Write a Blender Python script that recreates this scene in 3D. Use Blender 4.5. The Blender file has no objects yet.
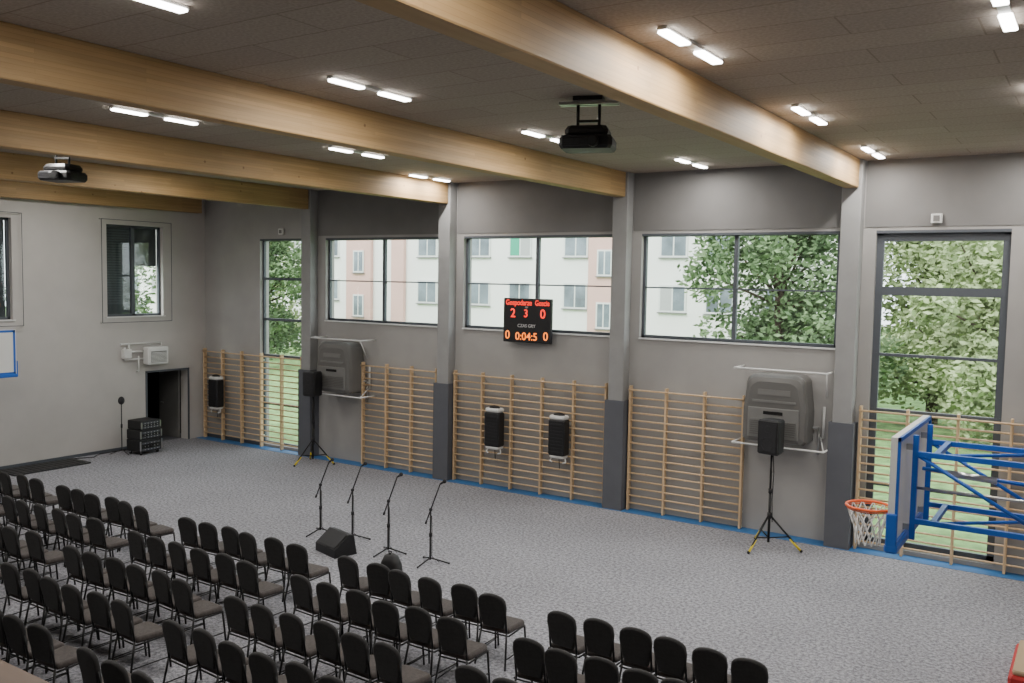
import bpy, math, random
from mathutils import Vector, Matrix
random.seed(7)
S = bpy.context.scene

# ---------------------------------------------------------------- materials
def new_mat(name):
    m = bpy.data.materials.new(name); m.use_nodes = True
    nt = m.node_tree
    b = nt.nodes.get('Principled BSDF')
    return m, nt, b

def plain(name, col, rough=0.6, metal=0.0, spec=0.4, emit=None, estr=0.0, noise=0.0, nscale=8.0, bump=0.0, bscale=60.0, sheen=0.0):
    m, nt, b = new_mat(name)
    b.inputs['Base Color'].default_value = (*col, 1)
    b.inputs['Roughness'].default_value = rough
    b.inputs['Metallic'].default_value = metal
    b.inputs['Specular IOR Level'].default_value = spec
    if sheen: b.inputs['Sheen Weight'].default_value = sheen
    if emit:
        b.inputs['Emission Color'].default_value = (*emit, 1)
        b.inputs['Emission Strength'].default_value = estr
        try: m.cycles.emission_sampling = 'NONE'
        except Exception: pass
    tc = nt.nodes.new('ShaderNodeTexCoord')
    if noise > 0:
        n = nt.nodes.new('ShaderNodeTexNoise'); n.inputs['Scale'].default_value = nscale; n.inputs['Detail'].default_value = 4
        nt.links.new(tc.outputs['Object'], n.inputs['Vector'])
        r = nt.nodes.new('ShaderNodeValToRGB')
        r.color_ramp.elements[0].position = 0.3; r.color_ramp.elements[1].position = 0.7
        r.color_ramp.elements[0].color = (*[c*(1-noise) for c in col], 1)
        r.color_ramp.elements[1].color = (*[min(1, c*(1+noise)) for c in col], 1)
        nt.links.new(n.outputs['Fac'], r.inputs['Fac'])
        nt.links.new(r.outputs['Color'], b.inputs['Base Color'])
    if bump > 0:
        n2 = nt.nodes.new('ShaderNodeTexNoise'); n2.inputs['Scale'].default_value = bscale
        nt.links.new(tc.outputs['Object'], n2.inputs['Vector'])
        bp = nt.nodes.new('ShaderNodeBump'); bp.inputs['Strength'].default_value = bump; bp.inputs['Distance'].default_value = 0.01
        nt.links.new(n2.outputs['Fac'], bp.inputs['Height'])
        nt.links.new(bp.outputs['Normal'], b.inputs['Normal'])
    return m

M = {}
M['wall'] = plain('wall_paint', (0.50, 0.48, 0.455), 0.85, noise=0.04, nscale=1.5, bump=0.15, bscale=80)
M['wall_backlit'] = plain('wall_paint_backlit', (0.36, 0.35, 0.335), 0.85, noise=0.05, nscale=1.5, bump=0.15, bscale=80)  # wall paint darkened, its backlit shade put into the colour
M['wall_up'] = plain('wall_upper_band', (0.20, 0.195, 0.19), 0.85, noise=0.05, nscale=2)  # darker grey band above the windows
M['pillar'] = plain('pillar_paint', (0.30, 0.30, 0.295), 0.8, noise=0.06, nscale=3)
M['pad'] = plain('pillar_padding', (0.105, 0.11, 0.125), 0.7, noise=0.05, nscale=3)
M['frame'] = plain('window_frame', (0.085, 0.095, 0.11), 0.45)
M['blue'] = plain('blue_paint', (0.02, 0.12, 0.50), 0.35, noise=0.05, nscale=5)
M['bluefloor'] = plain('blue_floor_edge', (0.035, 0.15, 0.36), 0.5, noise=0.08, nscale=6)
M['black'] = plain('black_plastic', (0.014, 0.014, 0.015), 0.5, noise=0.1, nscale=20)
M['blackmetal'] = plain('black_metal', (0.02, 0.02, 0.02), 0.35, metal=0.4)
M['grille'] = plain('speaker_grille', (0.02, 0.02, 0.022), 0.6, noise=0.4, nscale=150)
M['white'] = plain('white_enamel', (0.72, 0.72, 0.70), 0.4, noise=0.02, nscale=5)
M['steel'] = plain('steel', (0.5, 0.5, 0.5), 0.3, metal=0.9)
M['greycase'] = plain('heater_casing', (0.135, 0.132, 0.125), 0.4, noise=0.04, nscale=4)
M['greylite'] = plain('heater_panel', (0.18, 0.178, 0.17), 0.45, noise=0.04, nscale=4)
M['red'] = plain('red_paint', (0.80, 0.12, 0.03), 0.4)
M['redmat'] = plain('red_vinyl', (0.5, 0.03, 0.03), 0.5)
M['tan'] = plain('tan_vinyl', (0.45, 0.33, 0.2), 0.6)
M['net'] = plain('net_cord', (0.80, 0.80, 0.77), 0.8)
M['yellow'] = plain('yellow_tape', (0.75, 0.6, 0.03), 0.5)
M['fabric'] = plain('chair_fabric_back', (0.020, 0.019, 0.019), 0.9, noise=0.25, nscale=30, bump=0.2, bscale=200, sheen=0.08)
M['seatlit'] = plain('chair_fabric_lit_seat', (0.060, 0.050, 0.046), 0.9, noise=0.25, nscale=30, bump=0.2, bscale=200, sheen=0.12)  # black fabric lightened, light reflected off the seats painted into the colour
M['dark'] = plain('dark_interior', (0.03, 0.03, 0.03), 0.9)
M['blind_dark'] = plain('blind_and_dark_pane', (0.06, 0.065, 0.075), 0.7)  # slats, plus the solid sheets added to darken west panes
M['ledred'] = plain('led_red', (0.3, 0.01, 0.01), 0.5, emit=(1.0, 0.03, 0.015), estr=2.4)
M['ledamber'] = plain('led_amber', (0.3, 0.1, 0.01), 0.5, emit=(1.0, 0.2, 0.02), estr=2.4)
M['ledwhite'] = plain('scoreboard_lettering', (0.6, 0.6, 0.6), 0.5)
M['lamp'] = plain('led_diffuser', (0.9, 0.9, 0.9), 0.4, emit=(1.0, 0.98, 0.95), estr=18)
M['bark'] = plain('bark', (0.07, 0.05, 0.035), 0.9, noise=0.3, nscale=8)
M['facade'] = plain('facade_white', (0.86, 0.84, 0.81), 0.9, noise=0.03, nscale=0.6)
M['pink'] = plain('facade_pink', (0.68, 0.42, 0.37), 0.9, noise=0.04, nscale=0.6)
M['fwin'] = plain('facade_window_glass', (0.17, 0.20, 0.23), 0.15, noise=0.5, nscale=0.7)
M['fcurt'] = plain('facade_curtain', (0.42, 0.42, 0.42), 0.8)
M['green'] = plain('facade_green_blind', (0.03, 0.35, 0.22), 0.6)
M['grass'] = plain('grass', (0.16, 0.28, 0.09), 0.95, noise=0.4, nscale=3)
M['roof'] = plain('roof_dark', (0.1, 0.1, 0.1), 0.9)

def wood(name, c1, c2, axis='Y', rough=0.5, scale=3.0, lamella=False):
    m, nt, b = new_mat(name)
    tc = nt.nodes.new('ShaderNodeTexCoord'); mp = nt.nodes.new('ShaderNodeMapping')
    sc = [scale*6]*3; sc['XYZ'.index(axis)] = scale*0.35
    mp.inputs['Scale'].default_value = sc
    nt.links.new(tc.outputs['Object'], mp.inputs['Vector'])
    n = nt.nodes.new('ShaderNodeTexNoise'); n.inputs['Scale'].default_value = 1.0; n.inputs['Detail'].default_value = 6; n.inputs['Roughness'].default_value = 0.65
    nt.links.new(mp.outputs['Vector'], n.inputs['Vector'])
    r = nt.nodes.new('ShaderNodeValToRGB')
    r.color_ramp.elements[0].position = 0.3; r.color_ramp.elements[1].position = 0.7
    r.color_ramp.elements[0].color = (*c1, 1); r.color_ramp.elements[1].color = (*c2, 1)
    nt.links.new(n.outputs['Fac'], r.inputs['Fac'])
    out = r.outputs['Color']
    if lamella:
        # glued lamellae: boards run along Y, stacked in Z
        sp = nt.nodes.new('ShaderNodeSeparateXYZ'); cb = nt.nodes.new('ShaderNodeCombineXYZ')
        nt.links.new(tc.outputs['Object'], sp.inputs[0]); nt.links.new(sp.outputs['Y'], cb.inputs['X']); nt.links.new(sp.outputs['Z'], cb.inputs['Y'])
        br = nt.nodes.new('ShaderNodeTexBrick'); br.inputs['Scale'].default_value = 1.0
        br.inputs['Brick Width'].default_value = 2.3; br.inputs['Row Height'].default_value = 0.0455
        br.inputs['Mortar Size'].default_value = 0.0015; br.inputs['Color1'].default_value = (0.86, 0.86, 0.86, 1)
        br.inputs['Color2'].default_value = (1.08, 1.06, 1.04, 1); br.inputs['Mortar'].default_value = (0.7, 0.66, 0.6, 1)
        nt.links.new(cb.outputs[0], br.inputs['Vector'])
        mx = nt.nodes.new('ShaderNodeMix'); mx.data_type = 'RGBA'; mx.blend_type = 'MULTIPLY'; mx.inputs['Factor'].default_value = 1.0
        nt.links.new(out, mx.inputs[6]); nt.links.new(br.outputs['Color'], mx.inputs[7]); out = mx.outputs[2]
        # knots
        vo = nt.nodes.new('ShaderNodeTexVoronoi'); vo.inputs['Scale'].default_value = 2.6
        nt.links.new(tc.outputs['Object'], vo.inputs['Vector'])
        kr = nt.nodes.new('ShaderNodeValToRGB'); kr.color_ramp.elements[0].position = 0.035; kr.color_ramp.elements[1].position = 0.075
        kr.color_ramp.elements[0].color = (0.5, 0.42, 0.35, 1); kr.color_ramp.elements[1].color = (1, 1, 1, 1)
        nt.links.new(vo.outputs['Distance'], kr.inputs['Fac'])
        m2 = nt.nodes.new('ShaderNodeMix'); m2.data_type = 'RGBA'; m2.blend_type = 'MULTIPLY'; m2.inputs['Factor'].default_value = 1.0
        nt.links.new(out, m2.inputs[6]); nt.links.new(kr.outputs['Color'], m2.inputs[7]); out = m2.outputs[2]
    nt.links.new(out, b.inputs['Base Color'])
    b.inputs['Roughness'].default_value = rough
    return m
M['beam'] = wood('glulam_timber', (0.35, 0.215, 0.09), (0.46, 0.305, 0.145), 'Y', 0.6, 1.6, True)
M['pine'] = wood('pine_bars', (0.56, 0.39, 0.22), (0.70, 0.51, 0.31), 'Z', 0.4, 3)
M['rail'] = wood('handrail_wood', (0.22, 0.12, 0.06), (0.32, 0.18, 0.09), 'X', 0.45, 3)

def carpet():
    m, nt, b = new_mat('grey_carpet')
    tc = nt.nodes.new('ShaderNodeTexCoord')
    n1 = nt.nodes.new('ShaderNodeTexNoise'); n1.inputs['Scale'].default_value = 20; n1.inputs['Detail'].default_value = 4; n1.inputs['Roughness'].default_value = 0.8
    n2 = nt.nodes.new('ShaderNodeTexNoise'); n2.inputs['Scale'].default_value = 0.5; n2.inputs['Detail'].default_value = 3
    for n in (n1, n2): nt.links.new(tc.outputs['Object'], n.inputs['Vector'])
    r = nt.nodes.new('ShaderNodeValToRGB')
    r.color_ramp.elements[0].position = 0.40; r.color_ramp.elements[1].position = 0.60
    r.color_ramp.elements[0].color = (0.150, 0.150, 0.168, 1); r.color_ramp.elements[1].color = (0.385, 0.385, 0.41, 1)
    nt.links.new(n1.outputs['Fac'], r.inputs['Fac'])
    mx = nt.nodes.new('ShaderNodeMix'); mx.data_type = 'RGBA'; mx.blend_type = 'MULTIPLY'; mx.inputs['Factor'].default_value = 1.0
    r2 = nt.nodes.new('ShaderNodeValToRGB')
    r2.color_ramp.elements[0].position = 0.3; r2.color_ramp.elements[1].position = 0.7
    r2.color_ramp.elements[0].color = (0.9, 0.9, 0.9, 1); r2.color_ramp.elements[1].color = (1.05, 1.05, 1.05, 1)
    nt.links.new(n2.outputs['Fac'], r2.inputs['Fac'])
    nt.links.new(r.outputs['Color'], mx.inputs[6]); nt.links.new(r2.outputs['Color'], mx.inputs[7])
    nt.links.new(mx.outputs[2], b.inputs['Base Color'])
    b.inputs['Roughness'].default_value = 0.95; b.inputs['Specular IOR Level'].default_value = 0.15
    return m
M['carpet'] = carpet()

def ceilmat():
    m, nt, b = new_mat('acoustic_ceiling_panels')
    tc = nt.nodes.new('ShaderNodeTexCoord')
    br = nt.nodes.new('ShaderNodeTexBrick')
    br.inputs['Scale'].default_value = 1.0
    br.inputs['Brick Width'].default_value = 2.0; br.inputs['Row Height'].default_value = 0.6
    br.inputs['Mortar Size'].default_value = 0.010; br.inputs['Mortar Smooth'].default_value = 0.3
    br.inputs['Color1'].default_value = (0.37, 0.31, 0.26, 1); br.inputs['Color2'].default_value = (0.40, 0.34, 0.285, 1)
    br.inputs['Mortar'].default_value = (0.27, 0.22, 0.18, 1)
    mp = nt.nodes.new('ShaderNodeMapping')
    nt.links.new(tc.outputs['Object'], mp.inputs['Vector']); nt.links.new(mp.outputs['Vector'], br.inputs['Vector'])
    n = nt.nodes.new('ShaderNodeTexNoise'); n.inputs['Scale'].default_value = 30; n.inputs['Detail'].default_value = 4
    nt.links.new(tc.outputs['Object'], n.inputs['Vector'])
    r = nt.nodes.new('ShaderNodeValToRGB')
    r.color_ramp.elements[0].position = 0.35; r.color_ramp.elements[1].position = 0.65
    r.color_ramp.elements[0].color = (0.82, 0.82, 0.82, 1); r.color_ramp.elements[1].color = (1.05, 1.05, 1.05, 1)
    nt.links.new(n.outputs['Fac'], r.inputs['Fac'])
    mx = nt.nodes.new('ShaderNodeMix'); mx.data_type = 'RGBA'; mx.blend_type = 'MULTIPLY'; mx.inputs['Factor'].default_value = 1.0
    nt.links.new(br.outputs['Color'], mx.inputs[6]); nt.links.new(r.outputs['Color'], mx.inputs[7])
    nt.links.new(mx.outputs[2], b.inputs['Base Color'])
    b.inputs['Roughness'].default_value = 0.95
    return m
M['ceil'] = ceilmat()

def glassmat():
    m = bpy.data.materials.new('window_glass'); m.use_nodes = True
    nt = m.node_tree; nt.nodes.clear()
    o = nt.nodes.new('ShaderNodeOutputMaterial'); t = nt.nodes.new('ShaderNodeBsdfTransparent')
    t.inputs['Color'].default_value = (0.93, 0.96, 0.95, 1)
    g = nt.nodes.new('ShaderNodeBsdfGlossy'); g.inputs['Roughness'].default_value = 0.03
    mx = nt.nodes.new('ShaderNodeMixShader'); mx.inputs[0].default_value = 0.05
    nt.links.new(t.outputs[0], mx.inputs[1]); nt.links.new(g.outputs[0], mx.inputs[2]); nt.links.new(mx.outputs[0], o.inputs[0])
    return m
M['glass'] = glassmat()

def leafmat(name, c1, c2):
    m, nt, b = new_mat(name)
    tc = nt.nodes.new('ShaderNodeTexCoord')
    n = nt.nodes.new('ShaderNodeTexNoise'); n.inputs['Scale'].default_value = 1.2; n.inputs['Detail'].default_value = 5
    nt.links.new(tc.outputs['Object'], n.inputs['Vector'])
    r = nt.nodes.new('ShaderNodeValToRGB')
    r.color_ramp.elements[0].position = 0.35; r.color_ramp.elements[1].position = 0.65
    r.color_ramp.elements[0].color = (*c1, 1); r.color_ramp.elements[1].color = (*c2, 1)
    nt.links.new(n.outputs['Fac'], r.inputs['Fac']); nt.links.new(r.outputs['Color'], b.inputs['Base Color'])
    b.inputs['Roughness'].default_value = 0.9; b.inputs['Specular IOR Level'].default_value = 0.15
    return m
M['leaf'] = leafmat('leaves_light', (0.24, 0.30, 0.14), (0.42, 0.50, 0.26))
M['leafd'] = leafmat('leaves_dark', (0.08, 0.13, 0.06), (0.19, 0.27, 0.13))

# ---------------------------------------------------------------- mesh builder
class MB:
    def __init__(s): s.v = []; s.f = []; s.m = []; s.mats = []; s.sm = []
    def mi(s, k):
        if k not in s.mats: s.mats.append(k)
        return s.mats.index(k)
    def face(s, idx, k, smooth=False): s.f.append(idx); s.m.append(s.mi(k)); s.sm.append(smooth)
    def box(s, x0, x1, y0, y1, z0, z1, k, mat=None):
        b = len(s.v)
        pts = [(x0,y0,z0),(x1,y0,z0),(x1,y1,z0),(x0,y1,z0),(x0,y0,z1),(x1,y0,z1),(x1,y1,z1),(x0,y1,z1)]
        if mat is not None: pts = [tuple(mat @ Vector(p)) for p in pts]
        s.v += pts
        for q in ((0,3,2,1),(4,5,6,7),(0,1,5,4),(1,2,6,5),(2,3,7,6),(3,0,4,7)):
            s.face([b+i for i in q], k)
    def bbox(s, x0, x1, y0, y1, z0, z1, k, c=0.02, mat=None):
        """bevelled box: chamfer c via stacked octagonal rings"""
        def ring(z, i):
            a0, a1, b0, b1 = x0+i, x1-i, y0+i, y1-i
            return [(a0+c,b0,z),(a1-c,b0,z),(a1,b0+c,z),(a1,b1-c,z),(a1-c,b1,z),(a0+c,b1,z),(a0,b1-c,z),(a0,b0+c,z)]
        s.loft([ring(z0, c*0.6), ring(z0+c, 0), ring(z1-c, 0), ring(z1, c*0.6)], k, mat=mat)
    def loft(s, rings, k, caps=True, smooth=False, mat=None, closed=True):
        n = len(rings[0]); b = len(s.v)
        for r in rings:
            for p in r:
                s.v.append(tuple(mat @ Vector(p)) if mat is not None else tuple(p))
        for i in range(len(rings)-1):
            for j in range(n if closed else n-1):
                j2 = (j+1) % n
                s.face([b+i*n+j, b+i*n+j2, b+(i+1)*n+j2, b+(i+1)*n+j], k, smooth)
        if caps:
            s.face([b+j for j in reversed(range(n))], k)
            s.face([b+(len(rings)-1)*n+j for j in range(n)], k)
    def cyl(s, p0, p1, r, k, n=8, r1=None, caps=True):
        p0 = Vector(p0); p1 = Vector(p1); d = (p1-p0).normalized()
        u = d.orthogonal().normalized(); w = d.cross(u)
        if r1 is None: r1 = r
        R = []
        for p, rr in ((p0, r), (p1, r1)):
            R.append([p + (u*math.cos(2*math.pi*i/n) + w*math.sin(2*math.pi*i/n))*rr for i in range(n)])
        s.loft(R, k, caps=caps, smooth=True)
    def tube(s, pts, r, k, n=8):
        for a, b in zip(pts[:-1], pts[1:]): s.cyl(a, b, r, k, n)
    def torus(s, c, R, r, k, n=28, m=8):
        c = Vector(c); b = len(s.v)
        for i in range(n):
            a = 2*math.pi*i/n; d = Vector((math.cos(a), math.sin(a), 0))
            for j in range(m):
                q = 2*math.pi*j/m
                s.v.append(tuple(c + d*(R + r*math.cos(q)) + Vector((0,0,r*math.sin(q)))))
        for i in range(n):
            for j in range(m):
                s.face([b+i*m+j, b+((i+1)%n)*m+j, b+((i+1)%n)*m+(j+1)%m, b+i*m+(j+1)%m], k, True)
    def sphere(s, c, r, k, n=10, m=6, sc=(1,1,1)):
        R = []
        for i in range(m+1):
            t = math.pi*(0.02+0.96*i/m)
            R.append([(c[0]+r*sc[0]*math.sin(t)*math.cos(2*math.pi*j/n), c[1]+r*sc[1]*math.sin(t)*math.sin(2*math.pi*j/n), c[2]-r*sc[2]*math.cos(t)) for j in range(n)])
        s.loft(R, k, smooth=True)
    def mesh(s, name):
        me = bpy.data.meshes.new(name)
        me.from_pydata(s.v, [], s.f)
        for k in s.mats: me.materials.append(M[k])
        me.polygons.foreach_set('material_index', s.m)
        me.polygons.foreach_set('use_smooth', s.sm)
        me.update()
        return me
    def obj(s, name, loc=(0,0,0), rot=0.0, parent=None):
        o = bpy.data.objects.new(name, s.mesh(name)); S.collection.objects.link(o)
        o.location = loc; o.rotation_euler = (0, 0, rot)
        if parent: o.parent = parent
        return o

def place(me, name, loc, rot=0.0):
    o = bpy.data.objects.new(name, me); S.collection.objects.link(o)
    o.location = loc; o.rotation_euler = (0, 0, rot); return o

# ---------------------------------------------------------------- room constants
XL, XR, YW, YB, ZC = -21.95, 2.7, 17.05, -2.6, 7.0
T = 0.32
PX = [-17.53, -12.98, -8.43, -3.87, 0.70]

def wall_holes(mb, u0, u1, z0, z1, holes, axis, w0, w1, k):
    us = sorted(set([u0, u1] + [h[0] for h in holes] + [h[1] for h in holes]))
    zs = sorted(set([z0, z1] + [h[2] for h in holes] + [h[3] for h in holes]))
    for a, b in zip(us[:-1], us[1:]):
        run = None
        for c, d in zip(zs[:-1], zs[1:]):
            mu, mz = (a+b)/2, (c+d)/2
            inside = any(h[0] < mu < h[1] and h[2] < mz < h[3] for h in holes)
            if inside:
                if run: _emit(mb, a, b, run[0], run[1], axis, w0, w1, k); run = None
            else:
                run = (run[0], d) if run else (c, d)
        if run: _emit(mb, a, b, run[0], run[1], axis, w0, w1, k)
def _emit(mb, a, b, z0, z1, axis, w0, w1, k):
    if axis == 'X': mb.box(a, b, w0, w1, z0, z1, k)
    else: mb.box(w0, w1, a, b, z0, z1, k)

ZT, ZS = 5.76, 3.62
WH = [(-19.6, -17.78, 0.08, ZT), (-17.08, -13.22, ZS, ZT), (-12.6, -8.66, ZS, ZT), (-8.05, -4.1, ZS, ZT), (-3.48, -1.36, 0.08, ZT)]
mb = MB(); wall_holes(mb, XL-T, XR+T, 0, ZC, WH, 'X', YW, YW+T, 'wall_backlit')
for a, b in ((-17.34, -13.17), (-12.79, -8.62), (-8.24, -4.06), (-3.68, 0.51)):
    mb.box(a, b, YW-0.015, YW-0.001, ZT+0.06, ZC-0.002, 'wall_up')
mb.obj('wall_north')
EH = [(9.7, 11.5, 3.6, 6.04), (13.96, 15.65, 3.6, 6.04), (15.1, 16.43, 0, 2.04)]
mb = MB(); wall_holes(mb, YB, YW, 0, ZC, EH, 'Y', XL-T, XL, 'wall'); mb.obj('wall_west')
mb = MB(); mb.box(XR, XR+T, YB, YW, 0, ZC, 'wall'); mb.obj('wall_east')
mb = MB(); mb.box(XL-T, XR+T, YB-T, YB, 0, ZC, 'wall'); mb.obj('wall_south')
mb = MB(); mb.box(XL-T, XR+T, YB-T, YW+T, -0.2, 0.0, 'carpet'); mb.obj('floor')
mb = MB(); mb.box(XL, XR, YW-0.36, YW, 0.0, 0.006, 'bluefloor'); mb.obj('floor_edge_strip')
mb = MB(); mb.box(XL-T, XR+T, YB-T, YW+T, ZC, ZC+0.25, 'ceil'); mb.obj('ceiling')
mb = MB()
mb.box(XL, -19.6, YW-0.015, YW-0.001, 0.006, 0.10, 'frame'); mb.obj('baseboard_north')
mb = MB(); mb.box(XL, XL+0.015, YB, 15.08, 0.0, 0.08, 'frame'); mb.obj('baseboard_west')

# pillars + padding, beams
for x in PX:
    mb = MB(); mb.bbox(x-0.17, x+0.17, YW-0.28, YW-0.001, 0.0, ZC-0.001, 'pillar', 0.012)
    for (a, b, c, d) in ((x-0.22, x+0.22, YW-0.33, YW-0.281), (x-0.22, x-0.171, YW-0.281, YW-0.002), (x+0.171, x+0.22, YW-0.281, YW-0.002)):
        mb.box(a, b, c, d, 0.007, 2.3, 'pad')
    mb.obj('pillar')
for x in PX + [XL+0.14]:
    mb = MB(); mb.bbox(x-0.12, x+0.12, YB+0.01, YW-0.285, 6.50, ZC-0.001, 'beam', 0.012)
    mb.obj('ceiling_beam')

# ---------------------------------------------------------------- windows
def window_x(name, h, nx, zt, fw=0.06):
    x0, x1, z0, z1 = h; y0, y1 = YW+0.10, YW+0.17
    mb = MB()
    mb.box(x0, x1, y0, y1, z0, z0+fw, 'frame'); mb.box(x0, x1, y0, y1, z1-fw, z1, 'frame')
    mb.box(x0, x0+fw, y0, y1, z0, z1, 'frame'); mb.box(x1-fw, x1, y0, y1, z0, z1, 'frame')
    for i in range(1, nx):
        x = x0+(x1-x0)*i/nx; mb.box(x-fw*0.65, x+fw*0.65, y0-0.01, y1, z0, z1, 'frame')
    for z, w in zt: mb.box(x0, x1, y0-0.005, y1, z-w/2, z+w/2, 'frame')
    mb.box(x0+0.01, x1-0.01, YW+0.13, YW+0.136, z0+0.01, z1-0.01, 'glass')
    if z0 > 1: mb.box(x0, x1, YW-0.04, YW+0.10, z0-0.03, z0, 'white')
    mb.box(x0, x1, YW+0.0, YW+0.09, z1-0.05, z1, 'frame')
    mb.obj(name)
window_x('window_1', WH[0], 1, [(4.67, 0.07), (3.55, 0.07), (2.55, 0.06), (1.2, 0.06)])
window_x('window_2', WH[1], 2, [(4.66, 0.03)])
window_x('window_3', WH[2], 2, [(4.66, 0.03)])
window_x('window_4', WH[3], 2, [(4.66, 0.03)])
window_x('window_5', WH[4], 1, [(5.62, 0.10), (4.69, 0.15), (3.55, 0.05), (2.55, 0.05), (1.2, 0.06)], 0.12)
def window_y(name, h, full):
    y0, y1, z0, z1 = h; x0, x1 = XL-0.2, XL-0.12; fw = 0.06
    mb = MB()
    mb.box(x0, x1, y0, y1, z0, z0+fw, 'frame'); mb.box(x0, x1, y0, y1, z1-fw, z1, 'frame')
    mb.box(x0, x1, y0, y0+fw, z0, z1, 'frame'); mb.box(x0, x1, y1-fw, y1, z0, z1, 'frame')
    ym = (y0+y1)/2; mb.box(x0, x1, ym-0.05, ym+0.05, z0, z1, 'frame')
    mb.box(XL-0.165, XL-0.16, y0+0.01, y1-0.01, z0+0.01, z1-0.01, 'glass')
    mb.box(XL-0.235, XL-0.225, y0+0.05, ym-0.03, z0+0.05, z1-0.05, 'blind_dark')  # solid sheet behind the slats, added to keep this pane dark
    n = 34
    for i in range(n):
        z = z0+0.07+(z1-z0-0.14)*i/(n-1)
        if full or z > z0+1.35: mb.box(XL-0.235, XL-0.21, ym+0.05, y1-0.07, z-0.035, z+0.035, 'blind_dark')
        if z > z0+0.3: mb.box(XL-0.222, XL-0.205, y0+0.07, ym-0.05, z-0.02, z+0.02, 'frame')
    mb.box(XL, XL+0.03, y0-0.05, y1+0.05, z0-0.03, z0, 'white')
    mb.obj(name)
window_y('window_6', EH[0], True); window_y('window_7', EH[1], False)  # window_6 slats added over both panes to keep it dark
for h in EH[:2]:
    mb = MB(); y0, y1, z0, z1 = h[0]-0.2, h[1]+0.2, h[2]-0.15, h[3]+0.12; x = XL+0.10
    mb.tube([(x,y0,z0),(x,y0,z1),(x,y1,z1),(x,y1,z0),(x,y0,z0)], 0.008, 'frame', 6)
    for (yy, zz) in ((y0,z0),(y0,z1),(y1,z1),(y1,z0)): mb.cyl((x,yy,zz),(XL+0.001,yy,zz),0.012,'steel',6)
    mb.obj('window_guard_frame')

# doorway with frame, open leaf and dark corridor
mb = MB()
y0, y1 = 15.1, 16.43
mb.box(XL+0.002, XL+0.02, y0-0.04, y0+0.01, 0, 2.08, 'frame'); mb.box(XL+0.002, XL+0.02, y1-0.01, y1+0.04, 0, 2.08, 'frame'); mb.box(XL+0.002, XL+0.02, y0-0.04, y1+0.04, 2.03, 2.08, 'frame')
mb.obj('door_1')
mb = MB()
mb.box(XL-1.25, XL-T-0.03, y1-0.06, y1-0.01, 0.01, 1.98, 'greylite')
mb.cyl((XL-1.1, y1-0.06, 1.0), (XL-1.1, y1-0.12, 1.0), 0.015, 'steel'); mb.cyl((XL-1.1, y1-0.12, 1.0), (XL-0.98, y1-0.12, 1.0), 0.012, 'steel')
mb.obj('door_2')
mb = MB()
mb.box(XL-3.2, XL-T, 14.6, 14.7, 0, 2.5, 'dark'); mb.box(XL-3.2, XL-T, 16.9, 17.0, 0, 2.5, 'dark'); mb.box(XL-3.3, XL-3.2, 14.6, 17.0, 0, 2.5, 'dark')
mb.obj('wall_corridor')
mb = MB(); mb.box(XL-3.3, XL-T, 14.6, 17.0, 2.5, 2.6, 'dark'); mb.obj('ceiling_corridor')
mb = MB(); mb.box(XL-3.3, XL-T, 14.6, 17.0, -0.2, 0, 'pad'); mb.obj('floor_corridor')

# ---------------------------------------------------------------- wall bars
def bars(x0, x1, n):
    mb = MB(); yb, yf = YW-0.06, YW-0.17; H = 2.62
    for i in range(n+1):
        x = x0+(x1-x0)*i/n
        x = min(max(x, x0+0.02), x1-0.02)
        mb.bbox(x-0.022, x+0.022, yf, yb, 0.008, H, 'pine', 0.006)
        for z in (0.3, 1.4, 2.4): mb.box(x-0.02, x+0.02, yb, YW-0.018, z, z+0.04, 'steel')
    for j in range(15):
        z = 0.16+j*0.158
        mb.cyl((x0, yf+0.035, z), (x1, yf+0.035, z), 0.02, 'pine', 6)
    mb.cyl((x0, yf-0.015, 2.54), (x1, yf-0.015, 2.54), 0.02, 'pine', 6)
    mb.obj('wall_bars')
bars(-21.85, -17.80, 5); bars(-15.65, -13.25, 3); bars(-12.73, -8.70, 5); bars(-8.17, -5.72, 3); bars(-3.6, 0.42, 5)

# ---------------------------------------------------------------- ceiling LED lights
fix = [(-3.33,8.02),(-3.33,12.0),(-3.33,15.8),(-7.3,8.02),(-7.3,12.0),(-6.5,15.8),(-11.2,7.9),(-11.2,11.95),(-12.55,15.7),
       (-6.5,4.2),(-0.79,8.1),(-0.79,12.0),(-15.1,7.9),(-16.0,12.0),(-11.2,3.9),(-2.9,4.1),(-19.6,8.0),(-0.79,15.8),(-19.7,12.0), (-19.7,4.0), (-15.1,3.9)]
for (x, y) in fix:
    mb = MB()
    mb.box(x-0.045, x+0.045, y-0.68, y+0.68, 6.97, 6.998, 'white')
    for s in (-1, 1):
        mb.bbox(x-0.055, x+0.055, y+s*0.41-0.25, y+s*0.41+0.25, 6.945, 6.97, 'lamp', 0.008)
    o = mb.obj('ceiling_light')
    for s in (-1, 1):
        ld = bpy.data.lights.new('led_module', 'AREA'); ld.shape = 'RECTANGLE'; ld.size = 0.10; ld.size_y = 0.49
        ld.energy = 38; ld.color = (1.0, 0.96, 0.91)
        lo = bpy.data.objects.new('led_module', ld); S.collection.objects.link(lo); lo.location = (x, y+s*0.41, 6.942); lo.parent = o

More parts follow.
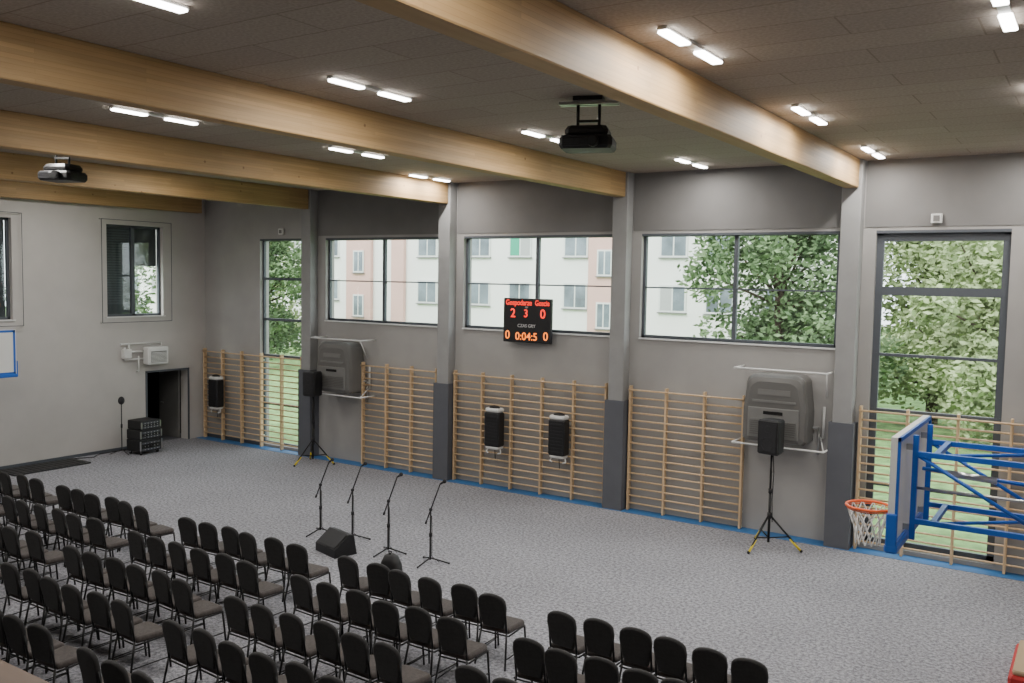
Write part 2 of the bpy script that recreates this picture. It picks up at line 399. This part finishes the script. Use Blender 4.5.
# ---------------------------------------------------------------- projectors on ceiling mounts
def projector(loc, rot=0.0):
    mb = MB()
    mb.bbox(-0.32, 0.32, -0.25, 0.25, -0.08, 0.08, 'black', 0.04)
    mb.bbox(-0.26, 0.26, -0.20, 0.22, 0.06, 0.20, 'blackmetal', 0.05)
    mb.cyl((0.1, -0.25, 0.0), (0.1, -0.33, 0.0), 0.07, 'blackmetal', 14); mb.cyl((0.1, -0.32, 0.0), (0.1, -0.335, 0.0), 0.05, 'dark', 14)
    for i in range(5): mb.box(-0.27, -0.08, -0.256, -0.25, -0.05+i*0.025, -0.04+i*0.025, 'grille')
    top = 7.0-loc[2]-0.003
    for sx in (-0.13, 0.13): mb.cyl((sx, 0, 0.17), (sx, 0, top-0.02), 0.02, 'blackmetal')
    mb.box(-0.36, 0.36, -0.05, -0.01, top-0.09, top-0.05, 'steel'); mb.box(-0.36, 0.36, 0.05, 0.09, top-0.09, top-0.05, 'steel')
    mb.box(-0.18, 0.18, -0.12, 0.12, top-0.05, top, 'blackmetal')
    mb.box(-0.14, 0.14, -0.02, 0.02, top-0.3, top-0.27, 'blackmetal')
    mb.obj('ceiling_projector', loc, rot)
projector((-5.35, 9.74, 6.44), math.radians(20)); projector((-15.0, 8.75, 6.40), math.radians(20))

# ---------------------------------------------------------------- scoreboard
sb = bpy.data.objects.new('scoreboard', None); S.collection.objects.link(sb); sb.location = (-10.69, 16.88, 3.87)
mb = MB(); mb.bbox(-0.62, 0.62, -0.05, 0.05, -0.49, 0.49, 'black', 0.012)
for s in (-0.4, 0.4): mb.box(s-0.02, s+0.02, 0.05, 0.165, -0.42, -0.3, 'blackmetal')
for s in (-0.4, 0.4): mb.box(s-0.015, s+0.015, 0.05, 0.08, -0.42, 0.42, 'blackmetal')
mb.obj('housing', parent=sb)
def text(t, x, z, size, k, name, al='CENTER', sx=1.0):
    c = bpy.data.curves.new(name, 'FONT'); c.body = t; c.size = size; c.align_x = al; c.align_y = 'CENTER'; c.extrude = 0.002; c.offset = size*0.008
    o = bpy.data.objects.new(name+'_tmp', c); S.collection.objects.link(o)
    bpy.context.view_layer.update()
    me = bpy.data.meshes.new_from_object(o.evaluated_get(bpy.context.evaluated_depsgraph_get()))
    bpy.data.objects.remove(o)
    me.materials.clear(); me.materials.append(M[k])
    ob = bpy.data.objects.new(name, me); S.collection.objects.link(ob); ob.parent = sb
    ob.location = (x, -0.054, z); ob.rotation_euler = (math.pi/2, 0, 0); ob.scale = (sx, 1, 1)
text('Gospodarze', -0.21, 0.39, 0.17, 'ledred', 'home_label', sx=0.82); text('Goscie', 0.40, 0.39, 0.17, 'ledred', 'guest_label', sx=0.78)
text('2', -0.36, 0.15, 0.28, 'ledred', 'home_score'); text('3', -0.02, 0.15, 0.24, 'ledred', 'period_digit'); text('0', 0.42, 0.15, 0.28, 'ledred', 'guest_score')
text('0', -0.5, -0.34, 0.26, 'ledamber', 'home_fouls'); text('0:04:5', 0.0, -0.36, 0.24, 'ledamber', 'clock_digits'); text('0', 0.5, -0.34, 0.26, 'ledamber', 'guest_fouls')
text('CZAS GRY', 0.0, -0.12, 0.1, 'ledwhite', 'clock_caption'); text('SET', 0.0, 0.29, 0.05, 'ledwhite', 'period_caption')

# ---------------------------------------------------------------- wall fan heaters with guard frame
def heater(x):
    mb = MB()
    def prof(x0, x1, y, z0, z1, r, tp=0.06):
        pts = [(x0, y, z0+0.06), (x0+0.06, y, z0), (x1-0.06, y, z0), (x1, y, z0+0.06), (x1, y, z0+0.6)]
        for i in range(7):
            a = i/6*math.pi/2; pts.append((x1-tp-r+r*math.cos(a), y, z1-r*0.8+r*0.8*math.sin(a)))
        for i in range(7):
            a = math.pi/2+i/6*math.pi/2; pts.append((x0+tp+r+r*math.cos(a), y, z1-r*0.8+r*0.8*math.sin(a)))
        pts.append((x0, y, z0+0.6))
        return pts
    mb.loft([prof(-0.60,0.60,0.38,0,1.28,0.2), prof(-0.60,0.60,-0.05,0,1.28,0.2), prof(-0.57,0.57,-0.13,0.03,1.22,0.2), prof(-0.50,0.50,-0.16,0.08,1.14,0.2)], 'greycase')
    mb.bbox(-0.47, 0.47, -0.185, -0.155, 0.10, 0.66, 'greylite', 0.01)
    for i in range(7): mb.box(-0.42, 0.42, -0.20, -0.185, 0.16+i*0.04, 0.18+i*0.04, 'greycase')
    mb.box(-0.18, 0.18, -0.19, -0.184, 0.54, 0.60, 'blackmetal')
    mb.box(-0.40, 0.40, -0.175, -0.158, 0.76, 0.80, 'greylite'); mb.box(-0.3, 0.3, -0.17, -0.155, 0.9, 1.0, 'greylite')
    for z in (1.36, -0.06):
        mb.tube([(-0.78, 0.43, z), (-0.78, -0.12, z), (0.92, -0.12, z), (0.92, 0.43, z)], 0.018, 'white')
    mb.tube([(0.92, -0.12, 1.36), (0.86, 0.2, 0.9)], 0.012, 'white'); mb.tube([(0.92, -0.12, -0.06), (0.72, 0.43, 0.12)], 0.012, 'white')
    mb.tube([(0.78, 0.38, 0.1), (0.78, 0.38, 0.7)], 0.025, 'white'); mb.tube([(0.70, 0.38, -0.2), (0.70, 0.38, 0.3), (0.60, 0.3, 0.3)], 0.02, 'steel')
    mb.box(-0.5, 0.5, 0.38, 0.425, 0.2, 0.3, 'steel'); mb.box(-0.5, 0.5, 0.38, 0.425, 0.9, 1.0, 'steel')
    mb.obj('wall_fan_heater', (x, YW-0.44, 1.83))
heater(-16.25); heater(-5.02)

# ---------------------------------------------------------------- PA speakers on tripods
def torus_y(s, c, R, r, k):
    n = 20
    for i in range(n):
        a, b = 2*math.pi*i/n, 2*math.pi*(i+1)/n
        s.cyl((c[0]+R*math.cos(a), c[1], c[2]+R*math.sin(a)), (c[0]+R*math.cos(b), c[1], c[2]+R*math.sin(b)), r, k, 5)
MB.torus_y = torus_y
def pa(loc, rot):
    mb = MB()
    R = 0.57
    for i in range(3):
        a = 2*math.pi*i/3+0.4; c, s_ = math.cos(a), math.sin(a)
        mb.cyl((c*0.03, s_*0.03, 0.60), (c*R, s_*R, 0.025), 0.018, 'blackmetal')
        mb.cyl((c*R*0.65, s_*R*0.65, 0.225), (c*R, s_*R, 0.025), 0.022, 'yellow')
        mb.cyl((0, 0, 0.20), (c*R*0.6, s_*R*0.6, 0.26), 0.012, 'blackmetal')
        mb.sphere((c*R, s_*R, 0.028), 0.028, 'black')
    mb.cyl((0,0,0.12), (0,0,1.1), 0.024, 'blackmetal'); mb.cyl((0,0,1.0),(0,0,1.76),0.02,'blackmetal')
    mb.cyl((0,0,0.55),(0,0,0.66),0.04,'black'); mb.cyl((0,0,1.02),(0,0,1.1),0.035,'black')
    mb.tube([(0.03,0,1.76),(0.05,0.01,1.4),(0.03,0.02,0.9),(0.06,0,0.5)], 0.009, 'black', 5)
    def ring(z, i=0):
        return [(-0.19+i,-0.17+i,z),(0.19-i,-0.17+i,z),(0.205-i,-0.13,z),(0.14-i,0.17-i,z),(-0.14+i,0.17-i,z),(-0.205+i,-0.13,z)]
    mb.loft([ring(1.74,0.02), ring(1.77), ring(2.33), ring(2.36,0.02)], 'black')
    mb.box(-0.165, 0.165, -0.178, -0.169, 1.79, 2.31, 'grille')
    for (z, r) in ((1.93, 0.12), (2.2, 0.06)): mb.torus_y((0,-0.179,z), r, 0.004, 'grille')
    mb.obj('pa_speaker_on_stand', loc, rot)
pa((-16.66, 16.2, 0), 0.0); pa((-4.87, 15.96, 0), -0.2)

def colunit(x, z):
    mb = MB()
    mb.bbox(-0.20, 0.20, -0.16, 0.10, -0.42, 0.36, 'black', 0.03)
    for i in range(9): mb.box(-0.17, 0.17, -0.168, -0.158, -0.36+i*0.075, -0.325+i*0.075, 'grille')
    mb.bbox(-0.19, 0.19, -0.15, 0.10, 0.36, 0.45, 'white', 0.03)
    mb.bbox(-0.17, 0.17, -0.14, 0.10, -0.48, -0.42, 'white', 0.02)
    mb.sphere((0, -0.03, 0.45), 0.12, 'black', sc=(1.2, 0.8, 0.5))
    for s in (-1, 1): mb.tube([(s*0.16, -0.02, -0.48), (s*0.20, -0.05, -0.56), (s*0.13, -0.08, -0.58)], 0.015, 'white')
    mb.cyl((0.0, 0.0, -0.48), (0.02, 0.0, -0.72), 0.008, 'black', 5)
    mb.obj('column_loudspeaker', (x, YW-0.32, z))
colunit(-11.42, 1.42); colunit(-9.73, 1.42); colunit(-21.05, 1.42)

# ---------------------------------------------------------------- microphone stands & monitor
def mic(loc, rot, h=1.0, tilt=0.25):
    mb = MB()
    for i in range(3):
        a = 2*math.pi*i/3+0.3; c, s_ = math.cos(a), math.sin(a)
        mb.cyl((0,0,0.10), (c*0.32, s_*0.32, 0.018), 0.013, 'blackmetal', 6); mb.sphere((c*0.32, s_*0.32, 0.018), 0.018, 'black', 8, 4)
    mb.cyl((0,0,0.07), (0,0,h*0.55), 0.018, 'blackmetal'); mb.cyl((0,0,h*0.5), (0,0,h), 0.013, 'blackmetal')
    mb.cyl((0,0,h*0.5), (0,0,h*0.57), 0.026, 'black'); mb.sphere((0,0,h), 0.032, 'black')
    d = Vector((math.sin(tilt), 0, math.cos(tilt)))
    a = Vector((0,0,h)) - d*0.22; b = Vector((0,0,h)) + d*0.48
    mb.cyl(a, b, 0.012, 'blackmetal'); mb.cyl(a - d*0.05, a, 0.018, 'black')
    e = b + Vector((0.06, 0, 0.04)); mb.cyl(b, e, 0.014, 'black', r1=0.02); mb.sphere(tuple(e+Vector((0.02,0,0.015))), 0.034, 'grille')
    mb.tube([(0.02,0,h-0.1),(0.025,0.01,h*0.5),(0.02,0.02,0.12),(0.12,0.1,0.01)], 0.006, 'black', 5)
    mb.obj('microphone_stand', loc, rot)
mic((-11.98, 11.84, 0), 0.15, 0.92, 0.40); mic((-11.23, 11.9, 0), 0.3, 0.92, 0.36); mic((-10.17, 11.67, 0), 0.1, 0.92, 0.38); mic((-9.24, 11.67, 0), 0.2, 0.92, 0.36)
mb = MB()
pr = [(-0.22, 0), (0.22, 0), (0.22, 0.14), (-0.06, 0.36), (-0.16, 0.34)]
mb.loft([[(-0.32, y, z) for y, z in pr], [(0.32, y, z) for y, z in pr]], 'black')
ang = math.atan2(-0.22, 0.28)
mb.box(-0.29, 0.29, -0.155, 0.155, 0.004, 0.012, 'grille', Matrix.Translation((0, 0.082, 0.250)) @ Matrix.Rotation(ang, 4, 'X'))
mb.obj('stage_monitor_wedge', (-10.95, 11.2, 0), math.radians(165))

# flight-case rack, stand and mat in the far corner
mb = MB()
for (z0, z1, w) in ((0.09, 0.40, 0.34), (0.41, 0.66, 0.33), (0.67, 0.90, 0.30)):
    mb.bbox(-0.27, 0.27, -w, w, z0, z1, 'black', 0.015)
    for s in (-w, w): mb.box(0.262, 0.285, s-0.015, s+0.015, z0+0.03, z1-0.03, 'steel')
    for i in range(3):
        zz = z0+0.03+i*(z1-z0-0.06)/3; mb.box(0.27, 0.279, -w+0.05, w-0.05, zz, zz+0.05, 'pad' if i != 1 else 'grille')
        for q in range(5): mb.cyl((0.279, -0.2+q*0.1, zz+0.025), (0.292, -0.2+q*0.1, zz+0.025), 0.012, 'steel', 6)
for sx in (-0.2, 0.2):
    for sy in (-0.26, 0.26): mb.cyl((sx, sy-0.015, 0.045), (sx, sy+0.015, 0.045), 0.045, 'black', 12); mb.box(sx-0.02, sx+0.02, sy-0.02, sy+0.02, 0.05, 0.09, 'steel')
mb.tube([(0.3, -0.2, 0.5), (0.36, -0.1, 0.25), (0.34, 0.1, 0.2), (0.3, 0.2, 0.4)], 0.012, 'black', 5)
mb.obj('flight_case_rack', (-21.15, 14.45, 0), 0.1)
mb = MB()
for i in range(3):
    a = 2*math.pi*i/3; mb.cyl((0,0,0.12), (0.3*math.cos(a), 0.3*math.sin(a), 0.015), 0.01, 'blackmetal')
mb.cyl((0,0,0.1), (0,0,1.35), 0.014, 'blackmetal'); mb.sphere((0,0,1.42), 0.09, 'grille', 12, 8, (0.7, 1, 1.2)); mb.cyl((0,0,0.7), (0,0,0.8), 0.025, 'black')
mb.obj('round_head_stand', (-21.45, 14.0, 0))  # thin black stand with a round grille head
mb = MB(); mb.bbox(-0.42, 0.42, -0.95, 0.95, 0.0, 0.035, 'black', 0.01)
for i in range(12): mb.box(-0.38, 0.38, -0.88+i*0.15, -0.83+i*0.15, 0.035, 0.042, 'grille')
mb.obj('door_mat', (-21.4, 11.9, 0))
mb = MB(); mb.tube([(-21.8, 12.9, 0.012), (-21.6, 13.3, 0.012), (-21.85, 13.6, 0.012), (-21.85, 14.9, 0.012)], 0.012, 'black', 6); mb.obj('floor_cable')

# end wall ventilation box with pipework
mb = MB()
mb.bbox(0.03, 0.30, -0.32, 0.32, -0.24, 0.24, 'white', 0.03)
mb.box(0.30, 0.31, -0.24, 0.24, -0.18, 0.12, 'greycase')
for i in range(8): mb.box(0.31, 0.322, -0.24, 0.24, -0.165+i*0.034, -0.148+i*0.034, 'white')
mb.box(0.001, 0.03, -0.15, 0.15, -0.2, 0.2, 'steel')
mb.tube([(0.06, -0.32, 0.12), (0.06, -0.75, 0.12), (0.06, -0.75, 0.34), (0.06, -1.0, 0.34)], 0.03, 'white')
mb.tube([(0.10, -0.32, -0.08), (0.10, -0.9, -0.08), (0.10, -0.9, 0.25)], 0.025, 'white')
mb.bbox(0.001, 0.16, -0.95, -0.72, -0.05, 0.2, 'white', 0.02)
mb.tube([(0.04, -0.85, 0.34), (0.04, 0.25, 0.34), (0.04, 0.25, 0.24)], 0.02, 'white')
mb.tube([(0.12, -0.5, 0.0), (0.12, -0.5, -0.4), (0.03, -0.5, -0.42)], 0.018, 'white')
mb.obj('wall_ventilation_unit', (XL, 15.28, 2.52))

for x in (-2.5, -18.7):
    mb = MB(); mb.bbox(-0.09, 0.09, -0.06, 0.0, -0.08, 0.08, 'white', 0.01); mb.box(-0.05, 0.05, -0.066, -0.06, -0.05, 0.05, 'greylite'); mb.obj('motion_sensor', (x, YW-0.02, 5.95))

# ---------------------------------------------------------------- basketball hoops
def hoop(loc, rot, arm):
    # local: board faces -X, board plane YZ at x=0, board bottom z=0
    mb = MB()
    mb.box(-0.03, 0.03, -0.9, 0.9, 0.0, 1.05, 'white')
    for z in (0.0, 1.01): mb.box(0.031, 0.055, -0.90, 0.90, z, z+0.04, 'blue')
    for y in (-0.90, 0.86): mb.box(0.031, 0.055, y, y+0.04, 0.0, 1.05, 'blue')
    for (a,b,c,d) in ((-0.88,0.88,0.01,0.06),(-0.88,0.88,0.99,1.04),(-0.88,-0.83,0.01,1.04),(0.83,0.88,0.01,1.04)):
        mb.box(-0.034, -0.031, a, b, c, d, 'blue')
    for (a,b,c,d) in ((-0.295,0.295,0.15,0.19),(-0.295,0.295,0.56,0.60),(-0.295,-0.255,0.15,0.60),(0.255,0.295,0.15,0.60)):
        mb.box(-0.034, -0.031, a, b, c, d, 'blue')
    mb.bbox(-0.05, 0.07, -0.93, 0.93, -0.06, 0.02, 'blue', 0.015)
    for s in (-0.915, 0.915): mb.bbox(-0.04, 0.06, s-0.015, s+0.015, 0.0, 0.32, 'blue', 0.01)
    mb.box(-0.10, -0.035, -0.12, 0.12, 0.06, 0.18, 'red')
    c = (-0.38, 0, 0.15)
    mb.torus(c, 0.228, 0.016, 'red'); mb.torus((-0.38,0,0.125), 0.22, 0.006, 'red', m=5)
    for s in (-1, 1): mb.cyl((-0.08, s*0.1, 0.15), (-0.20, s*0.135, 0.15), 0.012, 'red')
    n = 12; lv = [(0.15, 0.225), (0.05, 0.19), (-0.05, 0.155), (-0.15, 0.13), (-0.25, 0.125)]
    for i in range(len(lv)-1):
        for j in range(n):
            a0 = 2*math.pi*(j+0.5*(i%2))/n
            for d in (-0.5, 0.5):
                a1 = a0+2*math.pi*d/n
                mb.cyl((c[0]+lv[i][1]*math.cos(a0), lv[i][1]*math.sin(a0), lv[i][0]), (c[0]+lv[i+1][1]*math.cos(a1), lv[i+1][1]*math.sin(a1), lv[i+1][0]), 0.008, 'net', 4, caps=False)
    L = arm
    for y in (-0.42, 0.42):
        mb.box(0.09, 0.14, y-0.025, y+0.025, -0.02, 1.02, 'blue')
        for z in (0.1, 0.9): mb.box(0.03, 0.09, y-0.02, y+0.02, z-0.03, z+0.03, 'steel')
        mb.box(0.14, L, y-0.025, y+0.025, 0.81, 0.86, 'blue')
        mb.box(0.14, L, y-0.025, y+0.025, 0.14, 0.19, 'blue')
        if L > 1.5:
            mb.cyl((0.14, y, 0.82), (1.3, y, 0.17), 0.02, 'blue'); mb.cyl((1.3, y, 0.17), (2.5, y, 0.82), 0.02, 'blue'); mb.cyl((2.5, y, 0.82), (3.7, y, 0.17), 0.02, 'blue')
            mb.box(1.27, 1.32, y-0.02, y+0.02, 0.18, 0.82, 'blue'); mb.box(2.47, 2.52, y-0.02, y+0.02, 0.18, 0.82, 'blue')
    for z in (0.835, 0.165):
        for x in ([0.3, 1.3, 2.5] if L > 1.5 else [0.3]):
            mb.box(x-0.025, x+0.025, -0.42, 0.42, z-0.025, z+0.025, 'blue')
        if L > 1.5: mb.cyl((0.3, -0.42, z), (1.3, 0.42, z), 0.018, 'blue'); mb.cyl((1.3, -0.42, z), (2.5, 0.42, z), 0.018, 'blue')
    if L > 1.5:
        mb.cyl((0.12, -0.42, 0.5), (2.0, -0.42, 0.5), 0.015, 'steel'); mb.cyl((0.35, 0, 0.6), (0.8, 0, 0.58), 0.035, 'steel')
        mb.cyl((0.12, 0, 0.62), (1.6, 0, 0.55), 0.02, 'blue')
    mb.box(L, L+0.04, -0.6, 0.6, 0.05, 0.95, 'blue')
    mb.obj('basketball_hoop', loc, rot)
hoop((-1.6, 9.95, 2.31), 0.0, 4.25)
hoop((-21.2, 10.25, 2.36), math.pi, 0.70)

# ---------------------------------------------------------------- chairs
def chair_mesh():
    mb = MB()
    def ring(z, i):
        o = []
        pts = [(-0.20,-0.20,0.04),(0.20,-0.20,0.04),(0.225,0.22,0.07),(-0.225,0.22,0.07)]
        quad = [math.pi, 1.5*math.pi, 0, 0.5*math.pi]
        for (x,y,r),q in zip(pts, quad):
            sx, sy = (1 if x > 0 else -1), (1 if y > 0 else -1)
            cx, cy = x-sx*(r+0), y-sy*(r+0)
            for t in range(4):
                a = q + t/3*math.pi/2
                o.append((cx+(r-i)*math.cos(a), cy+(r-i)*math.sin(a), z))
        return o
    mb.loft([ring(0.41,0.02), ring(0.42,0.0), ring(0.455,0.0), ring(0.475,0.012), ring(0.482,0.035)], 'seatlit', smooth=True)
    def outline(i):
        o = [(-0.145+i, 0.0+i), (0.145-i, 0.0+i), (0.18-i, 0.14), (0.197-i, 0.28)]
        for t in range(1, 10):
            a = t/10*math.pi
            o.append(((0.195-i)*math.cos(a), 0.31+(0.13-i)*math.sin(a)**0.7))
        o += [(-0.197+i, 0.28), (-0.18+i, 0.14)]
        return o
    mt = Matrix.Translation((0, -0.215, 0.49)) @ Matrix.Rotation(math.radians(10), 4, 'X')
    R = []
    for (y, i) in ((-0.028, 0.02), (-0.022, 0.004), (0.0, 0.0), (0.022, 0.004), (0.03, 0.025)):
        R.append([(x, y, z) for x, z in outline(i)])
    mb.loft(R, 'fabric', smooth=True, mat=mt)
    for s in (-1, 1):
        mb.tube([(s*0.215, 0.19, 0.41), (s*0.225, 0.23, 0.0)], 0.013, 'blackmetal', 6)
        mb.tube([(s*0.18, -0.26, 0.72), (s*0.18, -0.215, 0.44), (s*0.215, -0.30, 0.0)], 0.013, 'blackmetal', 6)
        mb.cyl((s*0.21, -0.21, 0.405), (s*0.215, 0.20, 0.405), 0.011, 'blackmetal', 6)
        mb.cyl((s*0.213, -0.275, 0.13), (s*0.224, 0.22, 0.13), 0.008, 'blackmetal', 5)
    mb.cyl((-0.213, 0.20, 0.395), (0.213, 0.20, 0.395), 0.010, 'blackmetal', 6)
    mb.cyl((-0.2, -0.21, 0.40), (0.2, -0.21, 0.40), 0.010, 'blackmetal', 6)
    return mb.mesh('banquet_chair')
CH = chair_mesh()
blocks = [(-18.95, 6), (-15.62, 6), (-12.03, 6), (-8.56, 6), (-5.1, 6)]
rows = [9.27, 8.32, 7.37, 6.42, 5.47, 4.5]
for bi, (x0, n) in enumerate(blocks):
    for ri, y in enumerate(rows):
        if bi == 4 and ri > 3: continue
        for i in range(n):
            p = 0.485 if bi < 4 else 0.440
            place(CH, 'banquet_chair', (x0+i*p+random.uniform(-0.015, 0.015)+(0.06 if ri % 2 else 0), y+random.uniform(-0.05, 0.05), 0), random.uniform(-0.09, 0.09))
mb = MB()
def er(z, a, b): return [(a*math.copysign(abs(math.cos(t))**0.7, math.cos(t)), b*math.copysign(abs(math.sin(t))**0.7, math.sin(t)), z) for t in [2*math.pi*i/14 for i in range(14)]]
mb.loft([er(0,0.14,0.08), er(0.03,0.17,0.11), er(0.2,0.17,0.12), er(0.36,0.15,0.10), er(0.46,0.10,0.07), er(0.49,0.04,0.03)], 'black', smooth=True)
mb.bbox(-0.10, 0.10, 0.10, 0.14, 0.04, 0.2, 'blackmetal', 0.015)
mb.tube([(0,-0.03,0.48),(0.03,-0.03,0.53),(-0.03,-0.03,0.53),(0,-0.03,0.48)], 0.008, 'black', 5)
mb.obj('backpack', (-8.07, 9.33, 0.484))

mb = MB(); mb.bbox(-0.9, 0.9, -0.7, 0.5, 0.0, 0.26, 'redmat', 0.03); mb.bbox(-0.86, 0.86, -0.66, 0.46, 0.26, 0.32, 'tan', 0.02); mb.obj('gym_mat', (0.17, 12.5, 0))

# gallery with handrail under the camera
mb = MB(); mb.box(XL+0.002, XR-0.002, YB+0.002, 0.80, 2.75, 3.0, 'wall'); mb.obj('floor_gallery')
mb = MB(); mb.bbox(XL+0.05, XR-0.05, 0.86, 0.96, 3.92, 3.985, 'rail', 0.015)
x = XL+0.3
while x < XR:
    mb.cyl((x, 0.76, 3.001), (x, 0.76, 3.9), 0.02, 'steel'); mb.cyl((x, 0.76, 3.88), (x, 0.9, 3.94), 0.015, 'steel'); x += 1.5
for z in (3.2, 3.4, 3.6): mb.cyl((XL+0.3, 0.76, z), (XR-0.3, 0.76, z), 0.01, 'steel')
mb.obj('gallery_railing')

# ---------------------------------------------------------------- outside world
mb = MB(); mb.box(-120, 60, YW+T+0.01, 110, -0.35, -0.12, 'grass'); mb.box(-120, XL-T-3.4, -40, YW+T+0.01, -0.35, -0.12, 'grass'); mb.obj('ground_lawn')
YF = 43.0
mb = MB(); mb.box(-70, -12.5, YF, YF+10, -0.12, 15.5, 'facade'); mb.box(-70.3, -12.3, YF-0.3, YF+10.3, 15.5, 15.9, 'roof')
for (a, b) in ((-23.3, -21.4), (-41.0, -38.9), (-37.2, -36.2), (-56, -54)): mb.box(a, b, YF-0.25, YF, -0.12, 15.5, 'pink')
cols = [-13.7, -16.0, -18.5, -24.2, -27.8, -30.6, -34.5, -42.6, -45.4, -48.2, -51, -58, -61, -64]
for c in cols + [-22.3, -39.9]:
    yy = YF-0.25 if c in (-22.3, -39.9) else YF
    w = 0.45 if c in (-22.3, -39.9) else 0.75
    for zi, z in enumerate((1.1, 3.9, 6.7, 9.5, 12.3)):
        zz = z + (-1.0 if w < 0.5 else 0)
        mb.box(c-w, c+w, yy-0.06, yy, zz-0.70, zz+0.70, 'white')
        k = 'fwin'
        if c == -27.8 and zi == 2: k = 'green'
        elif random.random() < 0.4: k = 'fcurt'
        mb.box(c-w+0.09, c-0.04, yy-0.07, yy-0.06, zz-0.61, zz+0.61, k)
        mb.box(c+0.04, c+w-0.09, yy-0.07, yy-0.06, zz-0.61, zz+0.61, 'fwin' if k != 'green' else 'fcurt')
        mb.box(c-w-0.05, c+w+0.05, yy-0.14, yy, zz-0.76, zz-0.71, 'greylite')
mb.obj('apartment_building')

def tree(loc, R, H, k, n=7000, ls=0.12):
    mb = MB()
    mb.cyl((0,0,-0.1), (0,0,H*0.55), 0.22, 'bark', 8, r1=0.12)
    cl = []
    for i in range(34):
        a = random.uniform(0, 2*math.pi); q = random.uniform(0.1, 0.8)*R; z = random.uniform(0.12, 0.85)*H
        if z > 0.6*H: q *= 0.6
        r = R*random.uniform(0.18, 0.38); cl.append((q*math.cos(a), q*math.sin(a), z, r))
        mb.cyl((0,0,min(z, H*0.5)*0.8), (q*math.cos(a), q*math.sin(a), z), 0.06, 'bark', 5, r1=0.02)
    for i in range(n):
        c = random.choice(cl)
        d = Vector((random.gauss(0,1), random.gauss(0,1), random.gauss(0,1))).normalized()
        p = Vector(c[:3]) + d*c[3]*random.uniform(0.45, 1.2)
        if p.z < 0.05: continue
        u = Vector((random.gauss(0,1), random.gauss(0,1), random.gauss(0,0.6))).normalized(); w = u.orthogonal().normalized()
        s = ls*random.uniform(0.6, 1.3); b = len(mb.v)
        mb.v += [tuple(p-u*s), tuple(p-w*s*0.55), tuple(p+u*s), tuple(p+w*s*0.55)]
        mb.face([b, b+1, b+2, b+3], k)
    mb.obj('broadleaf_tree', loc)
tree((-9.4, 31, -0.1), 3.9, 11.0, 'leafd', 19000)
tree((-5.0, 35, -0.1), 4.0, 10.0, 'leaf', 18000)
tree((-2.4, 31, -0.1), 3.2, 8.0, 'leaf', 17000)
tree((1.5, 33, -0.1), 3.5, 8.5, 'leaf', 9000)
tree((-3.8, 44, -0.1), 5.0, 12.5, 'leaf', 12000, 0.22)
tree((-36.5, 32, -0.1), 2.9, 9.5, 'leafd', 12000)
tree((-41.5, 36, -0.1), 3.0, 8.0, 'leaf', 7000)
tree((-33.0, 20, -0.1), 3.0, 9.0, 'leafd', 9000)  # this tree and the next: dark leaf colour stands in for weaker light
tree((-31.0, 13.5, -0.1), 3.0, 9.0, 'leafd', 9000)

# ---------------------------------------------------------------- world: overcast sky
w = bpy.data.worlds.new('overcast_sky'); S.world = w; w.use_nodes = True
bg = w.node_tree.nodes['Background']; bg.inputs['Color'].default_value = (0.91, 0.955, 1.0, 1); bg.inputs['Strength'].default_value = 5.2
sun = bpy.data.lights.new('sun', 'SUN'); sun.energy = 3.6; sun.angle = math.radians(25); sun.color = (1, 0.97, 0.93)
so = bpy.data.objects.new('sun', sun); S.collection.objects.link(so); so.rotation_euler = (math.radians(48), 0, math.radians(-25))

# ---------------------------------------------------------------- camera
r = Vector((0.8347, 0.5505, 0.0172)).normalized(); bk = Vector((0.5481, -0.8336, 0.0700)).normalized()
up = bk.cross(r).normalized(); r = up.cross(bk).normalized()
cam = bpy.data.cameras.new('camera'); cam.sensor_width = 36; cam.lens = 901/1024*36; cam.clip_start = 0.05; cam.clip_end = 500
co = bpy.data.objects.new('camera', cam); S.collection.objects.link(co)
mt = Matrix(((r.x, up.x, bk.x, 0.0), (r.y, up.y, bk.y, 0.0), (r.z, up.z, bk.z, 4.8), (0, 0, 0, 1)))
co.matrix_world = mt
S.camera = co
